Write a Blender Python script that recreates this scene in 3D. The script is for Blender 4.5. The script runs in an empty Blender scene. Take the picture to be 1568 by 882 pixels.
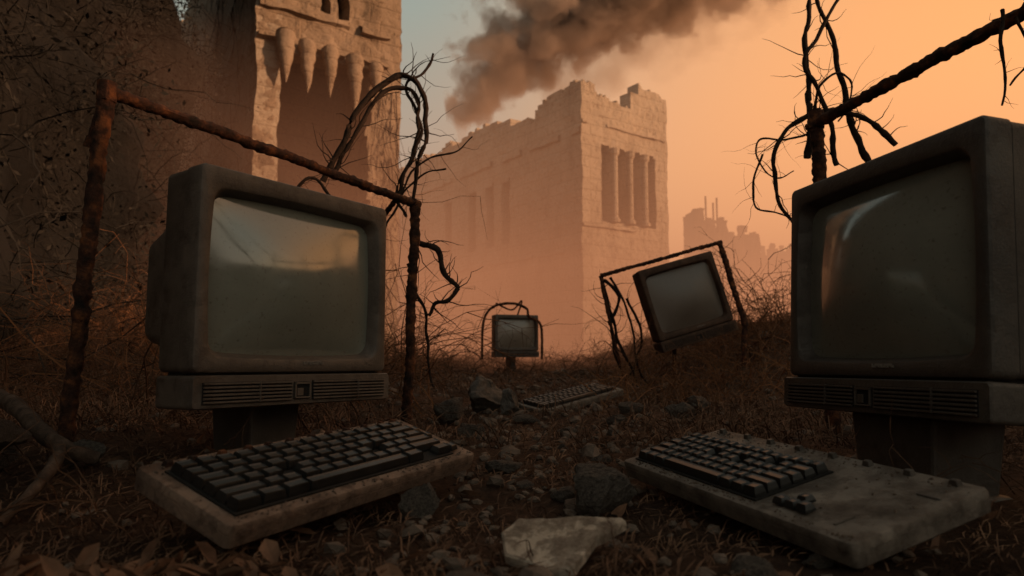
import bpy, math, random, bmesh
import numpy as np
from mathutils import Vector, Matrix, Euler, noise
random.seed(7)
sc=bpy.context.scene
R=math.radians
def ss(t):
    t=max(0.0,min(1.0,t)); return t*t*(3-2*t)
# ------------------------------------------------------------------ materials
def newmat(name):
    m=bpy.data.materials.new(name); m.use_nodes=True
    nt=m.node_tree; b=nt.nodes['Principled BSDF']; return m,nt,b
def noisy(name,cols,scale=5,rough=.85,bump=.3,bscale=40,bdist=.01,detail=8,spec=.3,stretch=(1,1,1),pos=None,coord='Object',grime=None):
    m,nt,b=newmat(name); N=nt.nodes; L=nt.links
    tc=N.new('ShaderNodeTexCoord'); mp=N.new('ShaderNodeMapping'); mp.inputs['Scale'].default_value=stretch
    L.new(tc.outputs[coord],mp.inputs[0])
    n=N.new('ShaderNodeTexNoise'); n.inputs['Scale'].default_value=scale; n.inputs['Detail'].default_value=detail; n.inputs['Roughness'].default_value=.65
    L.new(mp.outputs[0],n.inputs['Vector'])
    r=N.new('ShaderNodeValToRGB'); e=r.color_ramp.elements
    k=len(cols); ps=pos or [.3+.4*i/(k-1) for i in range(k)]
    e[0].position=ps[0]; e[0].color=(*cols[0],1); e[1].position=ps[-1]; e[1].color=(*cols[-1],1)
    for i in range(1,k-1):
        x=e.new(ps[i]); x.color=(*cols[i],1)
    L.new(n.outputs[0],r.inputs[0]); col=r.outputs[0]
    n2=N.new('ShaderNodeTexNoise'); n2.inputs['Scale'].default_value=bscale; n2.inputs['Detail'].default_value=10; n2.inputs['Roughness'].default_value=.7
    L.new(tc.outputs[coord],n2.inputs['Vector'])
    if grime:
        gs,gc,ga=grime   # scale, colour, amount : crusted dirt in patches
        g=N.new('ShaderNodeTexNoise'); g.inputs['Scale'].default_value=gs; g.inputs['Detail'].default_value=14; g.inputs['Roughness'].default_value=.78
        L.new(tc.outputs[coord],g.inputs['Vector'])
        gr=N.new('ShaderNodeMapRange'); gr.inputs[1].default_value=.48; gr.inputs[2].default_value=.62; gr.inputs[4].default_value=ga; L.new(g.outputs[0],gr.inputs[0])
        mx=N.new('ShaderNodeMix'); mx.data_type='RGBA'; L.new(gr.outputs[0],mx.inputs[0]); L.new(col,mx.inputs[6]); mx.inputs[7].default_value=(*gc,1); col=mx.outputs[2]
        ad=N.new('ShaderNodeMath'); ad.operation='ADD'; L.new(n2.outputs[0],ad.inputs[0]); L.new(gr.outputs[0],ad.inputs[1]); hsrc=ad.outputs[0]
    else: hsrc=n2.outputs[0]
    L.new(col,b.inputs['Base Color'])
    b.inputs['Roughness'].default_value=rough; b.inputs['Specular IOR Level'].default_value=spec
    bp=N.new('ShaderNodeBump'); bp.inputs['Strength'].default_value=bump; bp.inputs['Distance'].default_value=bdist
    L.new(hsrc,bp.inputs['Height']); L.new(bp.outputs[0],b.inputs['Normal'])
    return m
M_case=noisy('aged_plastic',[(.045,.032,.024),(.118,.090,.070),(.18,.138,.108)],scale=7,rough=.48,bump=.6,bscale=220,bdist=.002,pos=[.25,.5,.8],grime=(13,(.045,.027,.018),.75),spec=.5)
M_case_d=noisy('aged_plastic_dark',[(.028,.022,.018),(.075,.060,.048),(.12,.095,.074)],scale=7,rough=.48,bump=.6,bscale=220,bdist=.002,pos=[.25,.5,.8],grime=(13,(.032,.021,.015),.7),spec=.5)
M_case_r=noisy('rusty_plastic',[(.03,.018,.012),(.10,.055,.035),(.15,.08,.045)],scale=7,rough=.75,bump=.5,bscale=120,bdist=.003,grime=(10,(.03,.015,.01),.7))
M_dark=noisy('black_shade_and_parts',[(.008,.007,.006),(.02,.017,.015)],rough=.8,bump=.1)
M_logo=noisy('logo_relief',[(.2,.17,.14),(.32,.28,.24)],scale=60,rough=.5,bump=.1)
M_key=noisy('key_plastic',[(.007,.0065,.006),(.018,.017,.016),(.06,.04,.028)],scale=26,rough=.33,bump=.3,bscale=200,bdist=.001,pos=[.3,.6,.82],spec=.6)
M_kb=noisy('keyboard_plastic',[(.09,.056,.040),(.27,.18,.13),(.38,.265,.19)],scale=11,rough=.6,bump=.9,bscale=130,bdist=.003,pos=[.3,.5,.75],grime=(22,(.06,.03,.02),.85))
M_kb2=noisy('keyboard_plastic_grey',[(.07,.055,.044),(.19,.155,.125),(.28,.23,.185)],scale=11,rough=.6,bump=.7,bscale=130,bdist=.003,pos=[.3,.5,.75],grime=(16,(.06,.042,.031),.75))
M_rust=noisy('rusted_iron',[(.016,.009,.006),(.075,.029,.016),(.30,.105,.035)],scale=30,rough=.85,bump=1,bscale=70,bdist=.01,pos=[.36,.52,.72])
M_vine=noisy('dead_vine',[(.012,.008,.006),(.05,.028,.018)],scale=30,rough=.9,bump=.8,bscale=120,bdist=.004)
M_wood=noisy('dead_wood',[(.02,.013,.009),(.085,.052,.035),(.16,.105,.075)],scale=14,rough=.9,bump=1,bscale=50,bdist=.008,stretch=(3,3,1))
M_twig=noisy('dry_twig',[(.035,.018,.011),(.16,.08,.043)],scale=3,rough=.9,bump=.2)
M_twigo=noisy('orange_lit_bramble',[(.07,.03,.015),(.32,.14,.06)],scale=2,rough=.9,bump=.2)  # orange light from the low sun is put into this colour
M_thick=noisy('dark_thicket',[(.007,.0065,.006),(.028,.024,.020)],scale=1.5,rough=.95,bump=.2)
M_grass=noisy('dead_grass',[(.035,.019,.012),(.14,.072,.042),(.30,.165,.095)],scale=5,rough=.9,bump=.1)
M_leaf=noisy('dry_leaf',[(.07,.035,.02),(.28,.145,.085)],scale=14,rough=.8,bump=.3)
M_rock=noisy('rock_stone',[(.07,.054,.043),(.27,.22,.18),(.44,.37,.30)],scale=9,rough=.88,bump=1,bscale=22,bdist=.03,grime=(26,(.08,.048,.032),.6))
M_slab=noisy('plaster_slab',[(.17,.125,.09),(.54,.43,.33),(.64,.52,.41)],scale=9,rough=.8,bump=.8,bscale=50,bdist=.008,pos=[.30,.45,.7],grime=(26,(.14,.085,.055),.7))
M_rubble=noisy('rubble_stone',[(.04,.026,.019),(.26,.19,.145)],scale=12,rough=.9,bump=.8,bscale=60,bdist=.008)
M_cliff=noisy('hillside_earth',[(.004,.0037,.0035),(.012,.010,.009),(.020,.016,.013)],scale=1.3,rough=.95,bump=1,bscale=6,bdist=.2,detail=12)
def ground_mat():
    m,nt,b=newmat('scorched_earth'); N=nt.nodes; L=nt.links
    tc=N.new('ShaderNodeTexCoord')
    a=N.new('ShaderNodeTexNoise'); a.inputs['Scale'].default_value=2.2; a.inputs['Detail'].default_value=12; a.inputs['Roughness'].default_value=.75
    L.new(tc.outputs['Object'],a.inputs['Vector'])
    r=N.new('ShaderNodeValToRGB'); e=r.color_ramp.elements
    e[0].position=.33; e[0].color=(.026,.016,.011,1); e[1].position=.75; e[1].color=(.22,.12,.075,1)
    x=e.new(.52); x.color=(.10,.056,.036,1)
    L.new(a.outputs[0],r.inputs[0])
    v=N.new('ShaderNodeTexNoise'); v.inputs['Scale'].default_value=60; v.inputs['Detail'].default_value=8; v.inputs['Roughness'].default_value=.8
    L.new(tc.outputs['Object'],v.inputs['Vector'])
    mx=N.new('ShaderNodeMix'); mx.data_type='RGBA'; mx.blend_type='MULTIPLY'; mx.inputs[0].default_value=.8
    rr=N.new('ShaderNodeValToRGB'); rr.color_ramp.elements[0].position=.35; rr.color_ramp.elements[0].color=(.3,.3,.3,1); rr.color_ramp.elements[1].position=.7; rr.color_ramp.elements[1].color=(1.6,1.5,1.4,1)
    L.new(v.outputs[0],rr.inputs[0]); L.new(r.outputs[0],mx.inputs[6]); L.new(rr.outputs[0],mx.inputs[7]); L.new(mx.outputs[2],b.inputs['Base Color'])
    b.inputs['Roughness'].default_value=.95; b.inputs['Specular IOR Level'].default_value=.15
    bp=N.new('ShaderNodeBump'); bp.inputs['Strength'].default_value=1; bp.inputs['Distance'].default_value=.02
    L.new(v.outputs[0],bp.inputs['Height']); L.new(bp.outputs[0],b.inputs['Normal']); return m
M_ground=ground_mat()
def stone_mat(name,c0,c1,c2,kx,ky):
    m,nt,b=newmat(name); N=nt.nodes; L=nt.links
    tc=N.new('ShaderNodeTexCoord')
    a=N.new('ShaderNodeTexNoise'); a.inputs['Scale'].default_value=.8; a.inputs['Detail'].default_value=12; a.inputs['Roughness'].default_value=.72
    mp=N.new('ShaderNodeMapping'); mp.inputs['Scale'].default_value=(1,1,.45)
    L.new(tc.outputs['Object'],mp.inputs[0]); L.new(mp.outputs[0],a.inputs['Vector'])
    r=N.new('ShaderNodeValToRGB'); e=r.color_ramp.elements
    e[0].position=.3; e[0].color=(*c0,1); e[1].position=.7; e[1].color=(*c2,1); x=e.new(.47); x.color=(*c1,1)
    L.new(a.outputs[0],r.inputs[0])
    sx=N.new('ShaderNodeSeparateXYZ'); L.new(tc.outputs['Object'],sx.inputs[0])
    m1=N.new('ShaderNodeMath'); m1.operation='MULTIPLY'; m1.inputs[1].default_value=kx; L.new(sx.outputs[0],m1.inputs[0])
    m2=N.new('ShaderNodeMath'); m2.operation='MULTIPLY_ADD'; m2.inputs[1].default_value=ky; L.new(sx.outputs[1],m2.inputs[0]); L.new(m1.outputs[0],m2.inputs[2])
    cb=N.new('ShaderNodeCombineXYZ'); L.new(m2.outputs[0],cb.inputs[0]); L.new(sx.outputs[2],cb.inputs[1])
    wn=N.new('ShaderNodeTexNoise'); wn.inputs['Scale'].default_value=1.5; L.new(tc.outputs['Object'],wn.inputs['Vector'])
    vm=N.new('ShaderNodeVectorMath'); vm.operation='MULTIPLY_ADD'; vm.inputs[1].default_value=(.12,.12,.12); L.new(wn.outputs[1],vm.inputs[0]); L.new(cb.outputs[0],vm.inputs[2])
    br=N.new('ShaderNodeTexBrick'); br.inputs['Scale'].default_value=1.0; br.inputs['Brick Width'].default_value=1.3; br.inputs['Row Height'].default_value=.42; br.inputs['Mortar Size'].default_value=.025; br.inputs['Mortar Smooth'].default_value=.6
    br.inputs['Color1'].default_value=(1,1,1,1); br.inputs['Color2'].default_value=(.84,.84,.84,1); br.inputs['Mortar'].default_value=(.6,.58,.55,1)
    L.new(vm.outputs[0],br.inputs['Vector'])
    mx=N.new('ShaderNodeMix'); mx.data_type='RGBA'; mx.blend_type='MULTIPLY'; mx.inputs[0].default_value=.5
    L.new(r.outputs[0],mx.inputs[6]); L.new(br.outputs[0],mx.inputs[7])
    v=N.new('ShaderNodeTexNoise'); v.inputs['Scale'].default_value=6; v.inputs['Detail'].default_value=10; v.inputs['Roughness'].default_value=.75
    L.new(tc.outputs['Object'],v.inputs['Vector'])
    pr=N.new('ShaderNodeValToRGB'); pr.color_ramp.elements[0].position=.34; pr.color_ramp.elements[0].color=(.45,.4,.36,1); pr.color_ramp.elements[1].position=.46; pr.color_ramp.elements[1].color=(1,1,1,1)
    L.new(v.outputs[0],pr.inputs[0])
    mx2=N.new('ShaderNodeMix'); mx2.data_type='RGBA'; mx2.blend_type='MULTIPLY'; mx2.inputs[0].default_value=.8
    L.new(mx.outputs[2],mx2.inputs[6]); L.new(pr.outputs[0],mx2.inputs[7]); L.new(mx2.outputs[2],b.inputs['Base Color'])
    ad=N.new('ShaderNodeMath'); ad.operation='MULTIPLY_ADD'; ad.inputs[1].default_value=.35; L.new(br.outputs[0],ad.inputs[0]); L.new(v.outputs[0],ad.inputs[2])
    bp=N.new('ShaderNodeBump'); bp.inputs['Strength'].default_value=.8; bp.inputs['Distance'].default_value=.12
    L.new(ad.outputs[0],bp.inputs['Height']); L.new(bp.outputs[0],b.inputs['Normal'])
    b.inputs['Roughness'].default_value=.92; b.inputs['Specular IOR Level'].default_value=.15
    return m
M_stone=stone_mat('weathered_stone',(.22,.17,.125),(.39,.31,.235),(.47,.385,.30),1,-.3)
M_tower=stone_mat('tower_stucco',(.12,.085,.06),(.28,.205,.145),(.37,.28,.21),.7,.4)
M_far=stone_mat('distant_stone',(.07,.045,.03),(.12,.08,.055),(.16,.11,.075),1,.2)
def glass_mat(name,c,r0=.04,r1=.24,ior=1.85):
    m,nt,b=newmat(name); N=nt.nodes; L=nt.links
    tc=N.new('ShaderNodeTexCoord')
    n=N.new('ShaderNodeTexNoise'); n.inputs['Scale'].default_value=9; n.inputs['Detail'].default_value=9; n.inputs['Roughness'].default_value=.7
    L.new(tc.outputs['Object'],n.inputs['Vector'])
    r=N.new('ShaderNodeMapRange'); r.inputs[1].default_value=.35; r.inputs[2].default_value=.75; r.inputs[3].default_value=r0; r.inputs[4].default_value=r1
    L.new(n.outputs[0],r.inputs[0]); L.new(r.outputs[0],b.inputs['Roughness'])
    r2=N.new('ShaderNodeValToRGB'); r2.color_ramp.elements[0].position=.3; r2.color_ramp.elements[0].color=(*[x*.88 for x in c],1); r2.color_ramp.elements[1].position=.8; r2.color_ramp.elements[1].color=(*[x*1.18 for x in c],1)
    L.new(n.outputs[0],r2.inputs[0])
    d=N.new('ShaderNodeTexNoise'); d.inputs['Scale'].default_value=140; d.inputs['Detail'].default_value=6; L.new(tc.outputs['Object'],d.inputs['Vector'])
    dm=N.new('ShaderNodeMapRange'); dm.inputs[1].default_value=.60; dm.inputs[2].default_value=.72; dm.inputs[4].default_value=.5; L.new(d.outputs[0],dm.inputs[0])
    mx=N.new('ShaderNodeMix'); mx.data_type='RGBA'; L.new(dm.outputs[0],mx.inputs[0]); L.new(r2.outputs[0],mx.inputs[6]); mx.inputs[7].default_value=(.10,.075,.055,1)
    L.new(mx.outputs[2],b.inputs['Base Color'])
    b.inputs['Specular IOR Level'].default_value=.8; b.inputs['IOR'].default_value=ior
    return m
M_glass=glass_mat('crt_glass',(.22,.225,.185))
M_glassd=glass_mat('dusty_crt_glass',(.15,.115,.09),.35,.55,1.5)
M_glassw=glass_mat('warm_lit_crt_glass',(.26,.21,.165),.25,.4,1.6)  # lighter copy, the warm highlight is put into the base colour
# ------------------------------------------------------------------ mesh helper
class MB:
    def __init__(s): s.v=[]; s.f=[]; s.m=[]
    def add(s,vs,fs,mi=0):
        o=len(s.v); s.v+=[tuple(v) for v in vs]; s.f+=[tuple(i+o for i in f) for f in fs]; s.m+=[mi]*len(fs)
    def box(s,c,d,mi=0,rot=None,taper=1.0):
        x,y,z=d[0]/2,d[1]/2,d[2]/2; vs=[]
        for sz in(-1,1):
            k=taper if sz>0 else 1
            for a,b in((-1,-1),(1,-1),(1,1),(-1,1)):
                p=Vector((a*x*k,b*y*k,sz*z))
                if rot: p=rot@p
                vs.append(p+Vector(c))
        s.add(vs,[(3,2,1,0),(4,5,6,7),(0,1,5,4),(1,2,6,5),(2,3,7,6),(3,0,4,7)],mi)
    def loft(s,loops,mi=0,cap0=True,cap1=False):
        n=len(loops[0]); vs=[p for l in loops for p in l]; fs=[]
        for k in range(len(loops)-1):
            for i in range(n):
                j=(i+1)%n; fs.append((k*n+i,k*n+j,(k+1)*n+j,(k+1)*n+i))
        if cap0: fs.append(tuple(reversed(range(n))))
        if cap1: fs.append(tuple((len(loops)-1)*n+i for i in range(n)))
        s.add(vs,fs,mi)
    def tube(s,pts,rad,sides=6,mi=0,jit=0,square=False):
        pts=[Vector(p) for p in pts]; n=len(pts)
        if not hasattr(rad,'__len__'): rad=[rad]*n
        vs=[];fs=[]; up=Vector((.13,.21,.97))
        for i,p in enumerate(pts):
            t=(pts[min(i+1,n-1)]-pts[max(i-1,0)])
            if t.length<1e-9: t=Vector((0,0,1))
            t.normalize(); a=t.cross(up)
            if a.length<.15: a=t.cross(Vector((1,.1,0)))
            a.normalize(); b=a.cross(t)
            for k in range(sides):
                an=2*math.pi*k/sides+(math.pi/4 if square else 0); r=rad[i]*(1+jit*(random.random()-.5))
                vs.append(p+a*math.cos(an)*r+b*math.sin(an)*r)
        for i in range(n-1):
            for k in range(sides):
                j=(k+1)%sides; fs.append((i*sides+k,i*sides+j,(i+1)*sides+j,(i+1)*sides+k))
        fs.append(tuple(range(sides))); fs.append(tuple((n-1)*sides+k for k in reversed(range(sides))))
        s.add(vs,fs,mi)
    def build(s,name,mats,smooth=False,parent=None,bevel=0,loc=None,auto=None):
        me=bpy.data.meshes.new(name); me.from_pydata(s.v,[],s.f)
        for m in (mats if isinstance(mats,list) else [mats]): me.materials.append(m)
        me.polygons.foreach_set('material_index',s.m)
        if smooth: me.polygons.foreach_set('use_smooth',[True]*len(s.f))
        me.update(); ob=bpy.data.objects.new(name,me); sc.collection.objects.link(ob)
        if auto is not None: me.set_sharp_from_angle(angle=R(auto))
        if parent: ob.parent=parent
        if loc: ob.location=loc
        if bevel:
            b=ob.modifiers.new('bevel','BEVEL'); b.width=bevel; b.segments=2; b.limit_method='ANGLE'
        return ob
def empty(name,loc=(0,0,0),rot=(0,0,0)):
    e=bpy.data.objects.new(name,None); e.location=loc; e.rotation_euler=[R(a) for a in rot]; sc.collection.objects.link(e); e.empty_display_size=.1; return e
def rr(w,h,r,cz,y,bul=0,nc=6,ns=8,cx=0):
    pts=[]; hw,hh=w/2,h/2
    def side(a,b,nx,nz):
        for i in range(ns):
            t=(i+.5)/ns; q=1-(2*t-1)**2
            pts.append((a[0]+(b[0]-a[0])*t+nx*bul*q,a[1]+(b[1]-a[1])*t+nz*bul*q))
    def corner(c,a0):
        for i in range(nc+1):
            an=a0+math.pi/2*i/nc; pts.append((c[0]+r*math.cos(an),c[1]+r*math.sin(an)))
    corner((hw-r,hh-r),0); side((hw-r,hh),(-hw+r,hh),0,1)
    corner((-hw+r,hh-r),math.pi/2); side((-hw,hh-r),(-hw,-hh+r),-1,0)
    corner((-hw+r,-hh+r),math.pi); side((-hw+r,-hh),(hw-r,-hh),0,-1)
    corner((hw-r,-hh+r),1.5*math.pi); side((hw,-hh+r),(hw,hh-r),1,0)
    return [(p[0]+cx,y,p[1]+cz) for p in pts]
# ------------------------------------------------------------------ terrain
def base_h(x,y):
    h=.05*ss((-x-.1)/.7)*ss((y-.6)/1.0)
    h+=.35*ss((-x-1.2)/3)*ss((y-1)/3)+2.5*ss((-x-3.2)/6)
    h+=.42*ss((x-.75)/1.7)*ss((y-2.6)/2.8)*(1-ss((y-9)/7))
    h+=2.9*ss((x-3)/6)*(1-ss((y-8)/7))  # unseen hill added at right to keep the sun off the foreground
    h+=.06*ss((x-1.0)/1.0)
    return h
def gh(x,y):
    d=math.hypot(x,y); a=.024 if d<6 else .05
    n=noise.fractal(Vector((x*2.1,y*2.1,.3)),1.0,2.0,5)*a+noise.noise(Vector((x*.5,y*.5,4)))*.05*ss((d-2)/4)
    return base_h(x,y)+n
g=MB(); NX,NY=270,270
xs=[.55*math.sinh(-7.3+14.6*i/(NX-1)) for i in range(NX)]
ys=[1.6+.6*math.sinh(-4.2+11.7*i/(NY-1)) for i in range(NY)]
g.v=[(x,y,gh(x,y)+.010*noise.noise(Vector((x*18,y*18,0)))+.006*noise.noise(Vector((x*38,y*38,0)))) for y in ys for x in xs]
g.f=[(j*NX+i,j*NX+i+1,(j+1)*NX+i+1,(j+1)*NX+i) for j in range(NY-1) for i in range(NX-1)]; g.m=[0]*len(g.f)
g.build('ground',M_ground,smooth=True)
def fibres(name,n,xr,yr,ln,wd,mat,lift=(.1,.9),dens=None,pw=1.6,path=0):
    vs=[];fs=[]
    k=0
    for _ in range(n):
        y=yr[0]+(yr[1]-yr[0])*random.random()**pw; sp=.25+y*.85
        x=random.uniform(max(xr[0],-sp),min(xr[1],sp))
        if dens and noise.noise(Vector((x*dens,y*dens,9)))<-.2+random.uniform(-.25,.25): continue
        if path and abs(x-.05*y)<(.12*y+.12)*(1+.6*noise.noise(Vector((x*2,y*2,2)))) and random.random()<path: continue
        z=gh(x,y)-.004; a=random.uniform(0,6.283); l=random.uniform(*ln); e=random.uniform(*lift)
        dx,dy=math.cos(a)*math.cos(e),math.sin(a)*math.cos(e); dz=math.sin(e)
        w=random.uniform(*wd)*(1+y*.12); px,py=-math.sin(a)*w,math.cos(a)*w; b=random.uniform(-.3,.3)
        mx,my,mz=x+dx*l*.5+px*b*8,y+dy*l*.5+py*b*8,z+dz*l*.6
        ex,ey,ez=x+dx*l,y+dy*l,z+dz*l*.8
        vs+=[(x-px,y-py,z),(x+px,y+py,z),(mx+px*.8,my+py*.8,mz+w),(mx-px*.8,my-py*.8,mz),(ex,ey,ez)]
        fs+=[(k,k+1,k+2,k+3),(k+3,k+2,k+4)]; k+=5
    m=MB(); m.v=vs;m.f=fs;m.m=[0]*len(fs); return m.build(name,mat)
fibres('dead_grass',100000,(-4,4),(.35,6),(.010,.045),(.0005,.0012),M_grass,lift=(.05,.9),dens=2.2,path=.1)
fibres('dry_grass_tufts',56000,(-7,7),(1.7,11),(.03,.13),(.0008,.0016),M_grass,lift=(.1,1.1),dens=1.1,pw=1.3,path=.55)
# ------------------------------------------------------------------ CRT monitors
def monitor(loc,rot,W,H,case,neck_w=.13,neck_h=.12,neck_y=.17,stand=True,glass=None):
    e=empty('crt_monitor',loc,rot)
    z0=.060; h=H-z0; cz=z0+h/2; b=MB()
    oz=(.092+H-.042)/2; oh=H-.042-.092; ow=W-.062
    L=[rr(W*.50,h*.56,.03,cz-.01,.36),rr(W*.54,h*.62,.03,cz-.008,.355),rr(W*.66,h*.80,.03,cz-.003,.20),rr(W*.78,h*.90,.02,cz,.118),
       rr(W-.008,h-.008,.012,cz,.112),rr(W-.004,h-.004,.012,cz,.108),rr(W-.004,h-.004,.012,cz,.048),rr(W-.008,h-.008,.011,cz,.047),rr(W-.008,h-.008,.011,cz,.045),rr(W,h,.012,cz,.044),rr(W,h,.012,cz,.006),rr(W-.004,h-.004,.011,cz,.0018),rr(W-.011,h-.011,.009,cz,0),
       rr(ow+.016,oh+.016,.03,oz,0,.004),rr(ow+.010,oh+.010,.028,oz,.0015,.004),rr(ow+.004,oh+.004,.027,oz,.006,.004),rr(ow-.010,oh-.010,.03,oz,.030,.004)]
    b.loft(L); b.build('casing',case,smooth=True,parent=e,auto=28)
    s=MB(); loops=[]; hw,hh=ow/2,oh/2
    for k in range(17):
        t=1-k/16.4; lo=[]
        for x,y,z in rr(ow-.004,oh-.004,.034,oz,0,.006):
            X=x*t; Z=(z-oz)*t; lo.append((X,.0265-.040*(1-min(1,(X/hw)**2))*(1-min(1,(Z/hh)**2)),Z+oz))
        loops.append(lo)
    s.loft(loops,cap0=False,cap1=True); s.build('screen',glass or M_glass,smooth=True,parent=e)
    p=MB(); c2=.0285
    p.loft([rr(W*.5,.05,.006,c2,.28),rr(W*.6,.054,.006,c2,.12),rr(W+.004,.056,.007,c2,.105),rr(W+.008,.056,.007,c2,.10),rr(W+.008,.056,.007,c2,-.004),rr(W+.004,.052,.006,c2,-.008)],cap1=True)
    p.build('base_panel',case,smooth=True,parent=e,auto=30)
    d=MB(); d.box((0,.055,.058),(W-.03,.09,.008)); yf=-.0085
    for x0,x1 in((-W/2+.014,-.03),(.018,W/2-.014)):
        d.box(((x0+x1)/2,yf,.027),(x1-x0,.003,.036))
    d.box((-.006,yf,.027),(.036,.003,.032)); d.build('vent_shade',M_dark,parent=e)  # proud black panels stand in for the shade inside the vents
    v=MB()
    for x0,x1 in((-W/2+.014,-.03),(.018,W/2-.014)):
        for k in range(6): v.box(((x0+x1)/2,-.0105,.0115+k*.0062),(x1-x0-.002,.005,.0034))
        v.box(((x0+x1)/2+.02,-.0108,.027),(.002,.006,.036))
    v.box((-.006,-.0105,.040),(.036,.006,.004)); v.box((-.006,-.0105,.0135),(.036,.006,.003)); v.box((-.012,-.010,.024),(.014,.005,.014)); v.box((.0105,-.0105,.027),(.003,.006,.030)); v.box((-.0225,-.0105,.027),(.003,.006,.030))
    v.build('vent_slats',case,parent=e,bevel=.0006)
    g2=MB(); x=.004
    for k in range(7):
        wl=.0048; g2.box((x,-.0012,.078),(.0012,.0016,.006)); g2.box((x+wl/2,-.0012,.0805 if k%2 else .0755),(wl*.7,.0016,.0012)); g2.box((x+wl*.75,-.0012,.078+(.001 if k%3 else -.001)),(.0012,.0016,.004)); x+=wl+.002
    g2.build('logo',M_logo,parent=e)
    if stand:
        n=MB(); n.box((0,neck_y,-neck_h/2+.002),(neck_w,.12,neck_h),taper=1.12); n.box((0,neck_y,-neck_h),(neck_w*1.2,.16,.02),taper=.94)
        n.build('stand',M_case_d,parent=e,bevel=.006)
    return e
monitor((-.3990,1.3063,.1366),(-1.15,1.0,55.35),.44,.4188,M_case,neck_w=.10,neck_y=.14)
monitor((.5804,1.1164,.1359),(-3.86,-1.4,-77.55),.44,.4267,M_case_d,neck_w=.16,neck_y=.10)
monitor((1.003,3.6259,.2831),(-4,-16,10),.44,.45,M_case_r,stand=False,glass=M_glassd)
monitor((.0498,6.4609,.166),(0,0,22),.44,.401,M_case,neck_w=.05,neck_h=.2,glass=M_glassw)
# ------------------------------------------------------------------ keyboards
def keyboard(loc,rot,K,D,body,full):
    e=empty('keyboard',loc,rot); b=MB()
    def loopz(w,d,r,z,cy=0): return [(x,y2,z) for x,_,y2 in rr(w,d,r,cy,0)]
    b.loft([loopz(K-.012,D-.012,.006,-.030),loopz(K-.002,D-.002,.008,-.026),loopz(K,D,.009,-.012),loopz(K-.0015,D-.0015,.009,-.0118),loopz(K-.0015,D-.0015,.009,-.0105),loopz(K,D,.009,-.0103),loopz(K,D,.009,-.004),loopz(K-.003,D-.003,.008,-.0008),loopz(K-.008,D-.008,.007,0)],cap0=True,cap1=True)
    b.build('case',body,smooth=True,parent=e,auto=28)
    rows=6; kh=.0205
    x0=-K/2+.022; x1=K/2-(.05 if full else .175); yb=-D/2+.020
    pitch_y=min(kh,(D-.052)/rows)
    well=MB(); well.box(((x0+x1)/2,yb+rows*pitch_y/2,.0008),(x1-x0+.006,rows*pitch_y+.006,.003)); well.build('key_well',M_dark,parent=e)
    k=MB()
    def key(cx,cy,w,d,ht=.0125):
        hw,hd=w/2-.0012,d/2-.0012
        jt=random.uniform(-.0012,.0010); z=.002; ax=random.uniform(-.0004,.0004)
        def lp(s,zz,sh=0): 
            return [(cx+a*(hw-s),cy+bb*(hd-s)+sh,zz+a*ax) for a,bb in((-1,-1),(1,-1),(1,1),(-1,1))]
        ls=[lp(0,z),lp(.0004,z+ht*.35),lp(.0022,z+ht*.9+jt,.0006),lp(.003,z+ht+jt,.0006),lp(.0052,z+ht-.0009+jt,.0006)]
        k.loft(ls,cap0=False,cap1=True)
    layouts=[[1.3,1.3,1.3,7,1.3,1.3,1.3],[2.2]+[1]*10+[2.6],[1.7]+[1]*11+[2.1],[1.5]+[1]*12+[1.3],[1]*13+[1.8],[1]*15]
    for r,lay in enumerate(layouts):
        tot=sum(lay); u=(x1-x0)/tot; x=x0
        for wi in lay:
            if random.random()>.03: key(x+wi*u/2,yb+(r+.5)*pitch_y,wi*u,pitch_y)
            x+=wi*u
    if full:
        for r in range(4):
            if r!=1: key(K/2-.034,yb+(r+.5)*pitch_y*1.3,.020,pitch_y,.008)
    else:
        ax=K/2-.12
        for dx,dy in((-.02,0),(0,0),(.02,0),(0,.019)): key(ax+dx,yb+.012+dy,.020,.018,.009)
    k.build('keys',M_key,parent=e)
    n=MB(); nb=12 if full else 8
    for i in range(nb):
        xx=-K/2+.03+i*(K-.06)/(nb-1)+random.uniform(-.004,.004); n.box((xx,D/2-.014,.003),(.013,.010,.008),taper=.7)
    if not full:
        n.box((K/2-.05,-D/2+.04,.0008),(.004,.03,.002)); n.box((K/2-.03,D/2-.06,.0008),(.03,.004,.002))
    n.build('back_row_studs',M_case_d if not full else M_rust,parent=e,bevel=.0012)
    c=MB()
    c.box((0,D/2-.02,-.035),(K*.8,.02,.02)); c.build('feet',M_dark,parent=e)
    d=MB()
    for _ in range(320):
        s=random.uniform(.0006,.0022); x=random.uniform(-K/2+.006,K/2-.006); yy=random.choice((random.uniform(-D/2+.004,-D/2+.016),random.uniform(D/2-.03,D/2-.005),random.uniform(-D/2+.01,D/2-.01)))
        if x0-.004<x<x1+.004 and yb-.004<yy<yb+rows*pitch_y+.004: continue
        d.box((x,yy,s*.3),(s*random.uniform(1,2.5),s,s),rot=Euler((random.random(),random.random(),random.random()*6)).to_matrix())
    d.build('dirt_crumbs',M_rubble,parent=e)
    return e
keyboard((-.2534,1.0039,.083),(17,-1.4,61.5),.50,.175,M_kb,True)
keyboard((.3638,.9894,.068),(13,1.3,-71.2),.50,.205,M_kb2,False)
keyboard((.2413,2.8591,.050),(7.6,-7.4,43),.50,.177,M_kb2,True)
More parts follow.
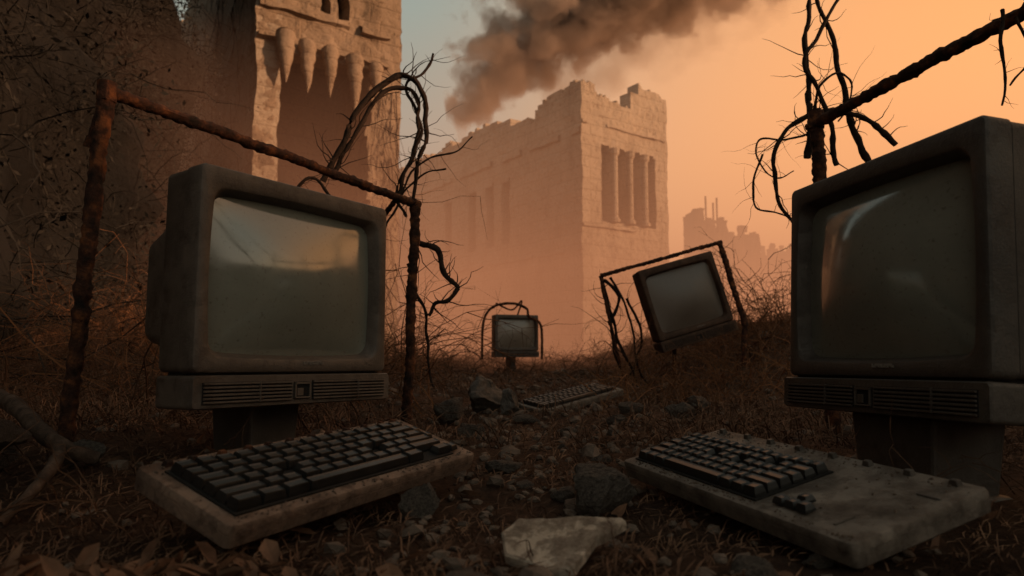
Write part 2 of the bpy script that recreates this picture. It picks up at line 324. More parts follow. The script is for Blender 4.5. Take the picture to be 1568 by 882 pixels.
# ------------------------------------------------------------------ tubes in the vertical plane at depth y
def PL(pts,y,wob=0,dy=0):
    out=[]
    for i,(a,bq) in enumerate(pts):
        yy=y+dy*i/(max(1,len(pts)-1)); w=bq/1045; out.append(Vector((yy*a/1045*(.996+.09*w)+random.uniform(-wob,wob),yy+random.uniform(-wob,wob)*3,.24+yy*(w+.085*w*w)+random.uniform(-wob,wob))))
    return out
def smooth(pts,k=6):
    P=[Vector(p) for p in pts]; P=[P[0]*2-P[1]]+P+[P[-1]*2-P[-2]]; o=[]
    for i in range(1,len(P)-2):
        for s in range(k):
            t=s/k; p0,p1,p2,p3=P[i-1],P[i],P[i+1],P[i+2]
            o.append(.5*((2*p1)+(-p0+p2)*t+(2*p0-5*p1+4*p2-p3)*t*t+(-p0+3*p1-3*p2+p3)*t**3))
    o.append(P[-2]); return o
def lin(a,b,n): a,b=Vector(a),Vector(b); return [a.lerp(b,i/(n-1)) for i in range(n)]
def pipe(name,segs,r,parent,jit=.3,sides=9):
    m=MB()
    for a,b in segs:
        n=max(4,int((Vector(b)-Vector(a)).length/.009)); p=lin(a,b,n); m.tube([q+noise.noise_vector(q*9)*.004 for q in p],[r*(1+.22*noise.noise(q*35)+.18*noise.noise(q*110)) for q in p],sides,jit=jit)
        u=(Vector(b)-Vector(a)).normalized(); m.tube([Vector(b)-u*r*1.4,Vector(b)+u*r*1.2],r*1.2,8,jit=.2)
    return m.build(name,M_rust,parent=parent,smooth=True,auto=50)
fr=empty('rusted_pipe_frame')
A=(-.875,1.35,-.02);B=(-.825,1.35,.765);C=(-.315,2.2,.715);D_=(-.335,2.2,-.02)
pipe('left_post',[(A,B)],.0155,fr); pipe('top_beam',[(B,C)],.0125,fr); pipe('right_post',[(C,D_)],.0165,fr)
pipe('bracket',[((-.36,2.12,.715),(-.43,2.25,.69)),(B,(-.86,1.36,.66))],.009,fr)
fr2=empty('rusted_pipe_frame')
pipe('post',[((.93,2.0,.0),(.915,2.0,.93))],.020,fr2); pipe('beam',[((.90,2.02,.91),(1.11,1.38,.965)),((1.11,1.38,.965),(1.3,.75,1.02))],.0155,fr2)
fr3=empty('rusted_pipe_frame')
y=3.75
pt=PL([(135,112),(318,162),(356,40),(356,-20)],y)
pipe('top_bar',[(pt[0],pt[1])],.011,fr3,sides=6); pipe('side_bar',[(pt[1],pt[2]),(pt[2],pt[3])],.016,fr3,sides=6)
pipe('left_leg',[(pt[0],PL([(150,40)],y)[0]),(PL([(150,40)],y)[0],PL([(170,-40)],y)[0])],.009,fr3,sides=6)
pipe('under_leg',[(PL([(248,5)],y)[0],PL([(248,-40)],y)[0])],.012,fr3,sides=6)
fr4=empty('rusted_pipe_frame')
m=MB(); arch=smooth(PL([(-46,-15),(-44,40),(-30,64),(0,70),(22,62),(26,50),(44,36),(46,-15)],6.5)); m.tube(arch,.013,6,jit=.3)
m.tube(smooth(PL([(-25,70),(0,60),(15,74),(8,50)],6.5)),.009,5,jit=.3); m.build('arch',M_rust,parent=fr4)
def vine(name,paths,y,r,mat=M_vine,twigs=0,tl=.08):
    m=MB()
    for k,p in enumerate(paths):
        rad=r*(p[0] if isinstance(p[0],(int,float)) else 1); q=p[1:] if isinstance(p[0],(int,float)) else p
        s=smooth(PL(q,y+random.uniform(-.06,.06),.004),7); s=[v+noise.noise_vector(v*14+Vector((k,0,0)))*.012 for v in s]
        n=len(s); m.tube(s,[rad*(1-.45*i/n)*(1+.3*noise.noise(v*40)) for i,v in enumerate(s)],6,jit=.25)
        for _ in range(int(twigs*n/20)):
            i=random.randrange(1,n-1); a=s[i]; d=Vector((random.uniform(-1,1),random.uniform(-.5,.5),random.uniform(-.6,1))).normalized(); l=tl*random.uniform(.3,1.6); pts=[a]
            for t in range(6): d=(d+Vector((random.uniform(-.45,.45),random.uniform(-.3,.3),random.uniform(-.4,.4)))).normalized(); pts.append(pts[-1]+d*l/6)
            m.tube(pts,[rad*.22*(1-.13*t) for t in range(7)],4)
    return m.build(name,mat,smooth=True)
vine('twisted_vine',[[(-290,255),(-265,300),(-235,365),(-190,410),(-158,414),(-135,385),(-132,335),(-144,275),(-152,222),(-150,150)],
 [.8,(-275,260),(-240,330),(-200,385),(-160,395),(-142,365),(-148,310),(-175,245),(-165,200)],
 [.6,(-170,235),(-155,290),(-138,340),(-160,405),(-135,420),(-121,452)],
 [.9,(-145,165),(-115,148),(-104,112),(-86,96),(-95,78),(-120,70),(-130,50)],
 [.6,(-160,130),(-150,90),(-135,60),(-128,0),(-120,-60)],[.5,(-265,215),(-300,260),(-330,240),(-345,190)],
 [.35,(-180,225),(-140,285),(-90,300),(-60,325)],[.4,(-200,150),(-188,200),(-150,260),(-100,275)]],2.3,.012,twigs=9,tl=.12)
vine('twisted_vine',[[(455,290),(453,345),(455,410),(450,475),(458,530),(468,580)],[(548,285),(520,350),(503,410),(492,470),(470,520),(450,560)],
 [.9,(590,310),(548,345),(500,362),(445,352),(412,322),(400,275),(410,225),(432,195)],[.45,(465,345),(468,400),(505,425),(520,385),(500,345)],
 [.35,(455,330),(420,320),(380,315),(375,290),(400,260),(430,270)],[.35,(380,290),(365,250),(370,220),(400,205),(430,200)],[.8,(500,280),(488,330),(470,400),(450,440),(480,500),(520,560)],
 ],2.1,.011,twigs=7,tl=.1)
vine('hanging_twig',[[.5,(756,520),(752,470),(757,430),(750,370)],[.4,(770,500),(782,440),(760,400)]],1.35,.008,twigs=9,tl=.05)
vine('tangled_vine',[[(135,112),(148,70),(160,25),(178,-20),(195,-60)],[(140,105),(165,80),(150,30),(165,-30)],[.8,(175,80),(200,20),(190,-20),(210,-55)],[.7,(150,110),(175,60),(190,-10),(175,-50)]],3.75,.011,twigs=8,tl=.2)
# ------------------------------------------------------------------ brambles / thickets
def strands(m,n,area,ln,r,up=.9,seg=7,curl=.35,droop=.12,sides=3,branch=.4):
    for _ in range(n):
        x,y=area(); z=gh(x,y)-.02
        d=Vector((random.gauss(0,.6),random.gauss(0,.6),up)).normalized(); l=random.uniform(*ln)
        def go(p,d,l,rr_,seg,lev):
            pts=[p]; 
            for t in range(seg):
                d=(d+Vector((random.gauss(0,curl),random.gauss(0,curl),random.gauss(0,curl)-droop))).normalized(); pts.append(pts[-1]+d*l/seg)
                if lev<2 and random.random()<branch: go(pts[-1],(d+Vector((random.gauss(0,.8),random.gauss(0,.8),random.gauss(0,.6)))).normalized(),l*.45,rr_*.6,max(3,seg-2),lev+1)
            m.tube(pts,[rr_*(1-.7*i/seg) for i in range(seg+1)],sides)
        go(Vector((x,y,z)),d,l,r*random.uniform(.6,1.3),seg,0)
def U(a,b): return random.uniform(a,b)
m=MB()
def aL():
    y=U(1.9,9); x=-U(.10,.8)*y-.22
    return x,y
strands(m,1050,aL,(.2,.75),.0030)
def aC():
    y=U(4.6,13); return U(-.2,.25)*y,y
strands(m,420,aC,(.2,.6),.0040)
m.build('dry_brush',M_twig)
m=MB()
def aR():
    y=U(2.8,9); return U(.14,.45)*y,y
strands(m,780,aR,(.12,.5),.0030); 
def aR2():
    y=U(4.2,5.5); return U(.30,.41)*y,y
strands(m,80,aR2,(.5,.9),.0045,up=1.6)
def aL3():
    y=U(2.4,6); return -U(.10,.6)*y,y
strands(m,260,aL3,(.35,1.1),.0034,up=1.2)
m.build('bramble',M_twigo)
m=MB()
def aN():
    y=U(.9,2.6); s=random.choice((-1,1)); return s*U(.5,.85)*y,y
strands(m,240,aN,(.06,.28),.0016,up=.5)
def aG():
    while True:
        y=U(.7,4.5); x=U(-.6,.7)*y
        if not(y<1.35 and (x>.2 or x<-.12)): return x,y
strands(m,900,aG,(.05,.2),.0011,up=.3,droop=.3)
m.build('fallen_twigs',M_twig)
def tree(x,y,h0,sd):
    random.seed(sd); m=MB()
    def go(p,d,l,r,lev):
        pts=[p]; n=6
        for t in range(n):
            d=(d+Vector((random.gauss(0,.16),random.gauss(0,.16),random.gauss(0,.1)+.04))).normalized(); pts.append(pts[-1]+d*l/n)
            if lev<4 and t>=1 and random.random()<.62: go(pts[-1],(d+Vector((random.gauss(0,.8),random.gauss(0,.8),random.gauss(.1,.5)))).normalized(),l*.58,r*(1-.1*t)*.55,lev+1)
        m.tube(pts,[r*(1-.09*i) for i in range(n+1)],5 if lev<2 else 3)
    go(Vector((x,y,gh(x,y)-.1)),Vector((0,0,1)),h0,h0*.035,0); m.build('unseen_silhouette_tree',M_thick)
for a in((8.6,1.9,2.0,1),(8.2,-1.2,2.6,2),(8.9,4.2,1.6,3),(7.8,.4,1.0,4),(9.2,-3.5,2.4,5)): tree(*a)  # unseen trees added as silhouettes for the screens to reflect
random.seed(11)
# hillside (left)
foot=[(-3.4,-3),(-3.3,1.0),(-3.8,4),(-4.6,7.2),(-5.3,9.6),(-6.6,12.9),(-10.5,17.5),(-18,22)]
fp=[Vector((a,b,0)) for a,b in foot]; sm=smooth(fp,12); h=MB(); NV=60
for j in range(NV):
    t=j/(NV-1)
    for i,p in enumerate(sm):
        tn=(sm[min(i+1,len(sm)-1)]-sm[max(i-1,0)]).normalized(); nn=Vector((-tn.y,tn.x,0))
        z=-.3+t*13; q=p+nn*(.9*ss((1-t*3))*-1+t*.1)+Vector((0,0,z)); q=q+nn*noise.fractal(q*.5,1,2,7)*.7+Vector((0,0,noise.noise(q*.7)*.4)); h.v.append(tuple(q))
W_=len(sm); h.f=[(j*W_+i,j*W_+i+1,(j+1)*W_+i+1,(j+1)*W_+i) for j in range(NV-1) for i in range(W_-1)]; h.m=[0]*len(h.f)
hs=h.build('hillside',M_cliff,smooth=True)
m=MB()
cnt=0
while cnt<5600:
    i=random.randrange(0,W_-1); j=random.randrange(0,NV-1); p=Vector(h.v[j*W_+i])+Vector((U(-.2,.2),U(-.2,.2),U(-.2,.2)))
    if p.y<1.5: continue
    cnt+=1
    d=Vector((U(.1,1),U(-1,.3),U(-.6,.8))).normalized(); l=U(.4,1.6); pts=[p]
    for t in range(8): d=(d+Vector((random.gauss(0,.3),random.gauss(0,.3),random.gauss(0,.3)-.12))).normalized(); pts.append(pts[-1]+d*l/8)
    r0=U(.003,.008); m.tube(pts,[r0*(1-.1*t) for t in range(9)],3)
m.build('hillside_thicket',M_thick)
vs=[];fs=[];k=0
for _ in range(700):
    i=random.randrange(0,W_-1); j=random.randrange(4,NV-1); c=Vector(h.v[j*W_+i])+Vector((U(0,.35),U(-.3,0),0))
    if c.y<2: continue
    rad=U(.15,.55)
    for _ in range(80):
        p=c+Vector((random.gauss(0,rad*.5),random.gauss(0,rad*.5),random.gauss(0,rad*.7))); s=U(.015,.045); a=Vector((U(-1,1),U(-1,1),U(-1,1))).normalized(); b2=a.cross(Vector((U(-1,1),U(-1,1),U(-1,1)))).normalized()
        vs+=[p-a*s,p+b2*s*.45,p+a*s,p-b2*s*.45]; fs.append((k,k+1,k+2,k+3)); k+=4
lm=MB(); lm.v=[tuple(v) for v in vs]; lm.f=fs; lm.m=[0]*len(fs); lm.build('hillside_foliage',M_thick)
# ------------------------------------------------------------------ ruined buildings
def wall(mb,o,d,L,H,hfn,th,inn,cell,hole=None,mi=0,amp=.06):
    o=Vector(o); d=Vector(d).normalized(); inn=Vector(inn).normalized(); nu=round(L/cell); nv=round(H/cell); cu=L/nu; cv=H/nv
    pres=[[ (j+.5)*cv<hfn((i+.5)*cu) and not(hole and hole((i+.5)*cu,(j+.5)*cv)) for j in range(nv)] for i in range(nu)]
    idx={}; vs=[]; fs=[]
    def vt(i,j,k):
        key=(i,j,k)
        if key not in idx:
            p=o+d*(i*cu)+Vector((0,0,j*cv))+inn*(k*th)
            q=p+noise.noise_vector(p*1.1)*amp+noise.noise_vector(p*4.3)*amp*.6+noise.noise_vector(p*11)*amp*.25
            idx[key]=len(vs); vs.append(q)
        return idx[key]
    P=lambda i,j: 0<=i<nu and 0<=j<nv and pres[i][j]
    for i in range(nu):
        for j in range(nv):
            if not pres[i][j]: continue
            fs.append((vt(i,j,0),vt(i+1,j,0),vt(i+1,j+1,0),vt(i,j+1,0))); fs.append((vt(i,j,1),vt(i,j+1,1),vt(i+1,j+1,1),vt(i+1,j,1)))
            if not P(i-1,j): fs.append((vt(i,j,0),vt(i,j+1,0),vt(i,j+1,1),vt(i,j,1)))
            if not P(i+1,j): fs.append((vt(i+1,j,0),vt(i+1,j,1),vt(i+1,j+1,1),vt(i+1,j+1,0)))
            if not P(i,j+1): fs.append((vt(i,j+1,0),vt(i+1,j+1,0),vt(i+1,j+1,1),vt(i,j+1,1)))
            if not P(i,j-1): fs.append((vt(i,j,0),vt(i,j,1),vt(i+1,j,1),vt(i+1,j,0)))
    mb.add(vs,fs,mi)
def rag(u,s,a): return a*noise.fractal(Vector((u*s,3.3,7.7)),1,2,4)
dl=Vector((-.577,.815,0)).normalized(); dr=Vector((.815,.577,0)).normalized(); O=Vector((2.6,25,-.4))
bld=empty('ruined_building')
def h_left(u): 
    s=10.75+rag(u,.9,.35)
    if 1.0<u<3.2: s-=.15
    if 2.9<u<4.6: s-=.45
    if 6.6<u<7.6: s+=.25
    return s
def h_right(u):
    if u<.55: return 10.75+rag(u,3,.15)
    if u<2.6: return 10.55-.35*(u-.55)/2+rag(u,3,.2)
    if u<3.1: return 10.9
    return 11.35-.2*(u-3.1)+rag(u,3,.15)
def hole_r(u,v):
    v-=.4
    for a in(.95,1.78,2.61,3.44):
        if a<u<a+.56:
            t=(u-a-.28)/.28; return 5.1<v<7.85+.28*math.sqrt(max(0,1-t*t))
    return False
def hole_l(u,v):
    v-=.4
    for c,w in((4.95,.6),(6.24,.72),(7.62,.6),(9.94,.55),(13.5,.6),(15.5,.6)):
        if abs(u-c)<w/2: return 4.75<v<7.55-.1*((u*7)%1)
    return False
mb=MB(); wall(mb,O,dl,20,13,h_left,.7,dr,.16,hole_l); mb.build('left_wall',M_stone,parent=bld)
mb=MB(); wall(mb,O,dr,4.7,13,h_right,.6,dl,.09,hole_r,amp=.05); mb.build('right_wall',M_stone,parent=bld)
mb=MB(); wall(mb,O+dr*4.7,dl,20,13,lambda u:10.6+rag(u,1,.4),.5,-dr,.3); wall(mb,O+dl*20,dr,4.7,13,lambda u:10.5,.5,-dl,.3); mb.build('rear_walls',M_stone,parent=bld)
mb=MB()
for z in(4.2,9.4):
    a=[O+dl*.5+dr*.5,O+dl*.5+dr*4.3,O+dl*19.6+dr*4.3,O+dl*19.6+dr*.5]
    mb.loft([[tuple(Vector((p.x,p.y,z))) for p in a],[tuple(Vector((p.x,p.y,z+.3))) for p in a]],cap1=True)
mb.build('floors',M_stone,parent=bld)
mb=MB()
def ledge(mb,p,d,out,L,z,hh,pr,step=.25):
    p=Vector(p);n=int(L/step);vs=[];fs=[]
    for i in range(n+1):
        b=p+d*(i*step); 
        for a,bz in((.05,0),(-pr,.03),(-pr,hh),(.05,hh+.06)):
            q=b+out*(-a)+Vector((0,0,z+bz)); q+=noise.noise_vector(q*2.7)*.07; vs.append(q)
    for i in range(n):
        if noise.noise(Vector((i*.21,z,1)))<-.28: continue
        for k in range(3): fs.append((i*4+k,(i+1)*4+k,(i+1)*4+k+1,i*4+k+1))
    mb.add(vs,fs)
ledge(mb,O,dl,-dr,20,8.75,.22,.10); ledge(mb,O,dl,-dr,20,4.3,.12,.06); ledge(mb,O,dr,-dl,4.7,9.15,.15,.08); ledge(mb,O,dr,-dl,4.7,5.2,.14,.12)
mb.build('string_courses',M_stone,parent=bld)
mb=MB()
for a in(1.645,2.475,3.305):
    c=O+dr*a-dl*.06; mb.tube([c+Vector((0,0,z)) for z in(5.5,5.62,5.7,6.9,8.1,8.2,8.4)],[.2,.2,.12,.115,.12,.19,.2],10)
mb.build('columns',M_stone,parent=bld)
tw=empty('ruined_tower'); T=Vector((-5.43,14,-.4)); td=Vector((.82,.57,0)).normalized(); tl=Vector((-.57,.82,0)).normalized()
def hole_t(u,v):
    v-=.4
    e=.1*noise.noise(Vector((u*3,v*3,1)))
    if .42+e<u<2.55+e and 3.0<v<6.75: return True
    if 1.30<u<1.56 and 7.9<v<8.9: return True
    if 1.76<u<2.0 and 7.75<v<8.7: return True
    if u<.42 and 6.2+e*2<v<6.75+e and u>.12: return True
    return False
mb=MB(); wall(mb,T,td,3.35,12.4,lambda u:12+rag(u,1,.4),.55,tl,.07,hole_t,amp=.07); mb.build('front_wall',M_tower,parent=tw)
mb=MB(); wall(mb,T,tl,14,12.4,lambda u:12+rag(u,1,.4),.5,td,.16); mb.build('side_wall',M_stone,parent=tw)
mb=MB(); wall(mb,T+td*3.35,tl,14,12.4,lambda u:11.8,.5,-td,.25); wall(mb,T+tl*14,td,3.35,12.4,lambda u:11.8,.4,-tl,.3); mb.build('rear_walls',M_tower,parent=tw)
mb=MB()
for z in(2.6,7.3,11.2):
    a=[T+tl*.5+td*.45,T+tl*.5+td*2.9,T+tl*13.6+td*2.9,T+tl*13.6+td*.45]
    mb.loft([[tuple(Vector((p.x,p.y,z))) for p in a],[tuple(Vector((p.x,p.y,z+.25))) for p in a]],cap1=True)
mb.build('floors',M_tower,parent=tw)
mb=MB(); wall(mb,T+tl*3.0+td*.5,td,2.4,8.0,lambda u:7.9,.3,tl,.25); mb.build('inner_wall',M_tower,parent=tw)
mb=MB(); ledge(mb,T,td,-tl,3.35,7.95,.16,.10,.1); ledge(mb,T,td,-tl,3.35,7.25,.10,.16,.1); mb.build('ledges',M_tower,parent=tw)
mb=MB()
for u,zt,zb,w in((.55,7.1,5.95,.21),(1.03,6.98,5.78,.18),(1.54,6.95,5.82,.17),(2.12,6.92,5.58,.19),(2.62,6.85,5.95,.16)):
    c=T+td*u-tl*.12; c.z=0; n=16; pts=[];rad=[]
    for i in range(n):
        t=i/(n-1); z=zt+(zb-zt)*t; pts.append(c+Vector((0,0,z))-tl*.14*math.sin(t*2.2)+noise.noise_vector(Vector((u*5,0,t*3)))*.04)
        rr_=w*(1.0 if t<.12 else (1.15 if t<.2 else (.92-.05*math.sin(t*30))*(1-((t-.2)/.8)**1.6)+.03)); rad.append(rr_*(1+.12*noise.noise(Vector((u,t*9,2)))))
    mb.tube(pts,rad,10,jit=.12)
mb.build('fang_corbels',M_tower,smooth=True,parent=tw)
m=MB()
for _ in range(190):
    if random.random()<.7: s=T+tl*U(1,9)-td*.08; s.z=U(2,11)
    else: s=T+td*U(2.5,3.3)-tl*.08; s.z=U(1.5,6.5)
    d=Vector((0,0,-1)); l=U(.8,3); pts=[s]
    for t in range(10):
        d=(d+tl*random.gauss(0,.25)+td*random.gauss(0,.1)+Vector((0,0,random.gauss(0,.2)-.1))).normalized(); pts.append(pts[-1]+d*l/10)
    r0=U(.006,.016); m.tube(pts,[r0*(1-.07*t) for t in range(11)],3)
m.build('climbing_vines',M_thick)
def far(x0,x1,y,dep,hf,antenna=()):
    e=empty('distant_ruin'); mb=MB()
    o=Vector((x0,y,-1)); X=Vector((1,0,0));Y=Vector((0,1,0)); L=x1-x0
    hole=lambda u,v:(u%1.6)>1.0 and (v%3.0)>1.9 and noise.noise(Vector((u,v,y)))>-.1
    wall(mb,o,X,L,26,hf,.5,Y,.4,hole,amp=.2); wall(mb,o,Y,dep,26,lambda u:hf(0)-.3,.5,X,.5,hole,amp=.2); wall(mb,o+X*L,Y,dep,26,lambda u:hf(L)-.3,.5,-X,.5,amp=.2); wall(mb,o+Y*dep,X,L,26,hf,.5,-Y,.6,amp=.2)
    for ax,z0,z1 in antenna: mb.tube([(ax,y+1,z0-3),(ax,y+1,z1)],.13,5)
    mb.build('walls',M_far,parent=e)
far(24.4,28.7,90,6,lambda u:20.2 if u<1.3 else 18.6+.5*math.sin(u*4),((26.2,19,20.9),(27.2,18,20.0),(27.7,18,20.7)))
far(29.2,33.8,92,6,lambda u:(15.2+u) if u<1.5 else 17.9-.5*(u>3))
far(33.9,38,96,5,lambda u:13.6-.6*u); far(19,24,105,5,lambda u:12+math.sin(u*3))
far(38.5,46,110,5,lambda u:17+math.sin(u*2)*1.5)
# ------------------------------------------------------------------ rocks, slab, debris
def rock(name,loc,s,seed,mat=M_rock,rot=0):
    bm=bmesh.new(); bmesh.ops.create_icosphere(bm,subdivisions=5,radius=1)
    pl=[]; r_=random.Random(seed)
    for _ in range(16):
        n=Vector((r_.gauss(0,1),r_.gauss(0,1),r_.gauss(0,1))).normalized(); pl.append((n,r_.uniform(.45,.85)))
    for v in bm.verts:
        p=v.co.copy()
        for n,d in pl:
            k=p.dot(n)
            if k>d: p-=n*(k-d)
        q=p+Vector((seed,0,0)); p+=noise.noise_vector(q*2.2)*.12+noise.noise_vector(q*6)*.05+noise.noise_vector(q*15)*.022
        v.co=p
    me=bpy.data.meshes.new(name); bm.to_mesh(me); bm.free(); me.materials.append(mat)
    me.polygons.foreach_set('use_smooth',[True]*len(me.polygons)); me.set_sharp_from_angle(angle=R(25))
    o=bpy.data.objects.new(name,me); o.location=loc; o.scale=s; o.rotation_euler=(0,0,R(rot)); sc.collection.objects.link(o); return o
def G(x,y,d=0): return (x,y,gh(x,y)+d)
rock('rock',G(-.135,1.02,.02),(.038,.03,.034),3,rot=20)
rock('rock',G(.14,1.06,.035),(.064,.05,.050),5); rock('rock',G(.085,1.12,.01),(.03,.03,.02),6)
rock('rock',G(-.02,1.35,.01),(.05,.03,.022),8); rock('rock',G(-.11,1.9,.02),(.05,.04,.035),9); rock('rock',G(-.2,2.3,.03),(.07,.06,.055),10)
rock('rock',G(-.10,2.6,.05),(.13,.08,.09),12,M_case_d,rot=30); rock('rock',G(-.16,1.6,.01),(.045,.035,.025),14)
rock('rock',G(-.01,2.5,.03),(.06,.05,.07),33,M_case_d,rot=60)
rock('rock',G(.58,2.35,.03),(.07,.05,.05),15); rock('rock',G(.28,1.9,.0),(.03,.03,.02),16); rock('rock',G(.24,.70,.0),(.03,.025,.02),17)
rock('rock',G(-.9,1.15,.03),(.09,.06,.05),18,M_wood); rock('rock',G(-.74,1.2,.02),(.05,.04,.03),19)
rock('rock',G(.45,2.6,.02),(.05,.04,.04),22); rock('rock',G(.34,.78,.0),(.022,.02,.014),23); rock('rock',G(-.12,1.42,.01),(.035,.025,.02),24)
rock('rock',G(.33,2.2,.01),(.04,.03,.022),41); rock('rock',G(.12,1.7,.0),(.025,.02,.015),42); rock('rock',G(.7,2.6,.02),(.06,.05,.035),43); rock('rock',G(-.14,2.05,.01),(.04,.05,.03),44)
rock('rock',G(.02,1.2,.0),(.022,.02,.013),61); rock('rock',G(.2,1.5,.0),(.03,.022,.016),62); rock('rock',G(.16,2.05,.01),(.04,.03,.02),63); rock('rock',G(.05,2.3,.01),(.05,.03,.02),64)
rock('rotten_log',(-.80,1.05,.115),(.085,.05,.045),51,M_wood,rot=-30)
sl=MB(); out=[(-.058,.012),(-.040,.040),(.004,.036),(.026,.040),(.078,.030),(.082,.022),(.046,-.008),(.020,-.060),(-.004,-.066),(-.05,-.03)]
o2=[]
for i in range(len(out)):
    a,b=out[i],out[(i+1)%len(out)]
    for t in(0,.25,.5,.75): o2.append((a[0]+(b[0]-a[0])*t+U(-.0012,.0012),a[1]+(b[1]-a[1])*t+U(-.0012,.0012)))
sl.loft([[(x*1.0,y,-.006) for x,y in o2],[(x,y,.004+.002*noise.noise(Vector((x*40,y*40,0)))) for x,y in o2],[(x*.96,y*.96,.006) for x,y in o2]],cap1=True)
so=sl.build('plaster_fragment',M_slab); so.location=G(.045,.765,.024); so.rotation_euler=(R(16),R(-4),R(-4))
m=MB()
bm=bmesh.new(); bmesh.ops.create_icosphere(bm,subdivisions=1,radius=1); iv=[v.co.copy() for v in bm.verts]; ifc=[[v.index for v in f.verts] for f in bm.faces]; bm.free()
for _ in range(1900):
    y=.5+6*random.random()**1.4; x=U(-.65,.65)*y if random.random()<.5 else .05*y+random.gauss(0,.16)*y; s=U(.0025,.009)*(1+.3*y)*(2.2 if random.random()<.08 else 1)
    z=gh(x,y)+s*.2; sx,sy,sz=s*U(.7,1.5),s*U(.7,1.3),s*U(.4,.9); ro=Euler((U(-.5,.5),U(-.5,.5),U(0,6))).to_matrix()
    m.add([ro@Vector((v.x*sx*U(.7,1.25),v.y*sy*U(.7,1.25),v.z*sz*U(.7,1.25)))+Vector((x,y,z)) for v in iv],ifc)
m.build('rubble',M_rubble)
m=MB()
s=smooth([(-1.1,1.4,.16),(-.92,1.27,.14),(-.80,1.17,.105),(-.72,1.12,.08),(-.68,1.14,.06)],6); m.tube(s,[.018*(1-.4*i/len(s)) for i in range(len(s))],8,jit=.3)
s=smooth([(-.735,1.13,.085),(-.69,1.05,.07),(-.665,.97,.045),(-.66,.90,.015)],6); m.tube(s,[.011*(1-.4*i/len(s)) for i in range(len(s))],8,jit=.3)
m.build('dead_branch',M_wood,smooth=True)
m=MB()
for _ in range(420):
    if random.random()<.75: y=U(.42,.72); x=-U(.3,.75)*y
    else: y=U(.6,1.6); x=U(-.7,.7)*y
    z=gh(x,y)+U(0,.035 if y<.7 else .01); l=U(.008,.020); w=l*U(.35,.6); ro=Euler((U(-1,1),U(-1,1),U(0,6.28))).to_matrix()
    vs=[(-l,0,0),(-l*.4,w,.3*w),(l*.3,w*.8,.5*w),(l,0,.3*w),(l*.3,-w*.8,.5*w),(-l*.4,-w,.3*w),(0,0,-.1*w)]
    m.add([ro@Vector(v)+Vector((x,y,z)) for v in vs],[(0,6,1),(1,6,2),(2,6,3),(3,6,4),(4,6,5),(5,6,0)])
m.build('dry_leaves',M_leaf)
# ------------------------------------------------------------------ haze and smoke
def hazebox(x0,x1,y0,y1,z0,z1,sig,col):
    m=bpy.data.materials.new('haze_glow'); m.use_nodes=True; nt=m.node_tree; nt.nodes.clear()
    o=nt.nodes.new('ShaderNodeOutputMaterial'); a=nt.nodes.new('ShaderNodeVolumeAbsorption'); e=nt.nodes.new('ShaderNodeEmission'); s=nt.nodes.new('ShaderNodeAddShader')
    a.inputs[0].default_value=(0,0,0,1); a.inputs[1].default_value=sig; e.inputs[0].default_value=(*col,1); e.inputs[1].default_value=sig  # emitted colour stands in for light scattered by the haze
    nt.links.new(a.outputs[0],s.inputs[0]); nt.links.new(e.outputs[0],s.inputs[1]); nt.links.new(s.outputs[0],o.inputs['Volume'])
    b=MB(); b.box(((x0+x1)/2,(y0+y1)/2,(z0+z1)/2),(x1-x0,y1-y0,z1-z0)); return b.build('haze',m)
hazebox(-30,150,17,130,-3,9,.011,(.74,.34,.17))
hazebox(-4.2,149,6.5,129,-2.9,3.6,.042,(.50,.185,.085))
hazebox(12,151,34,131,-2.8,40,.005,(1.0,.47,.23))
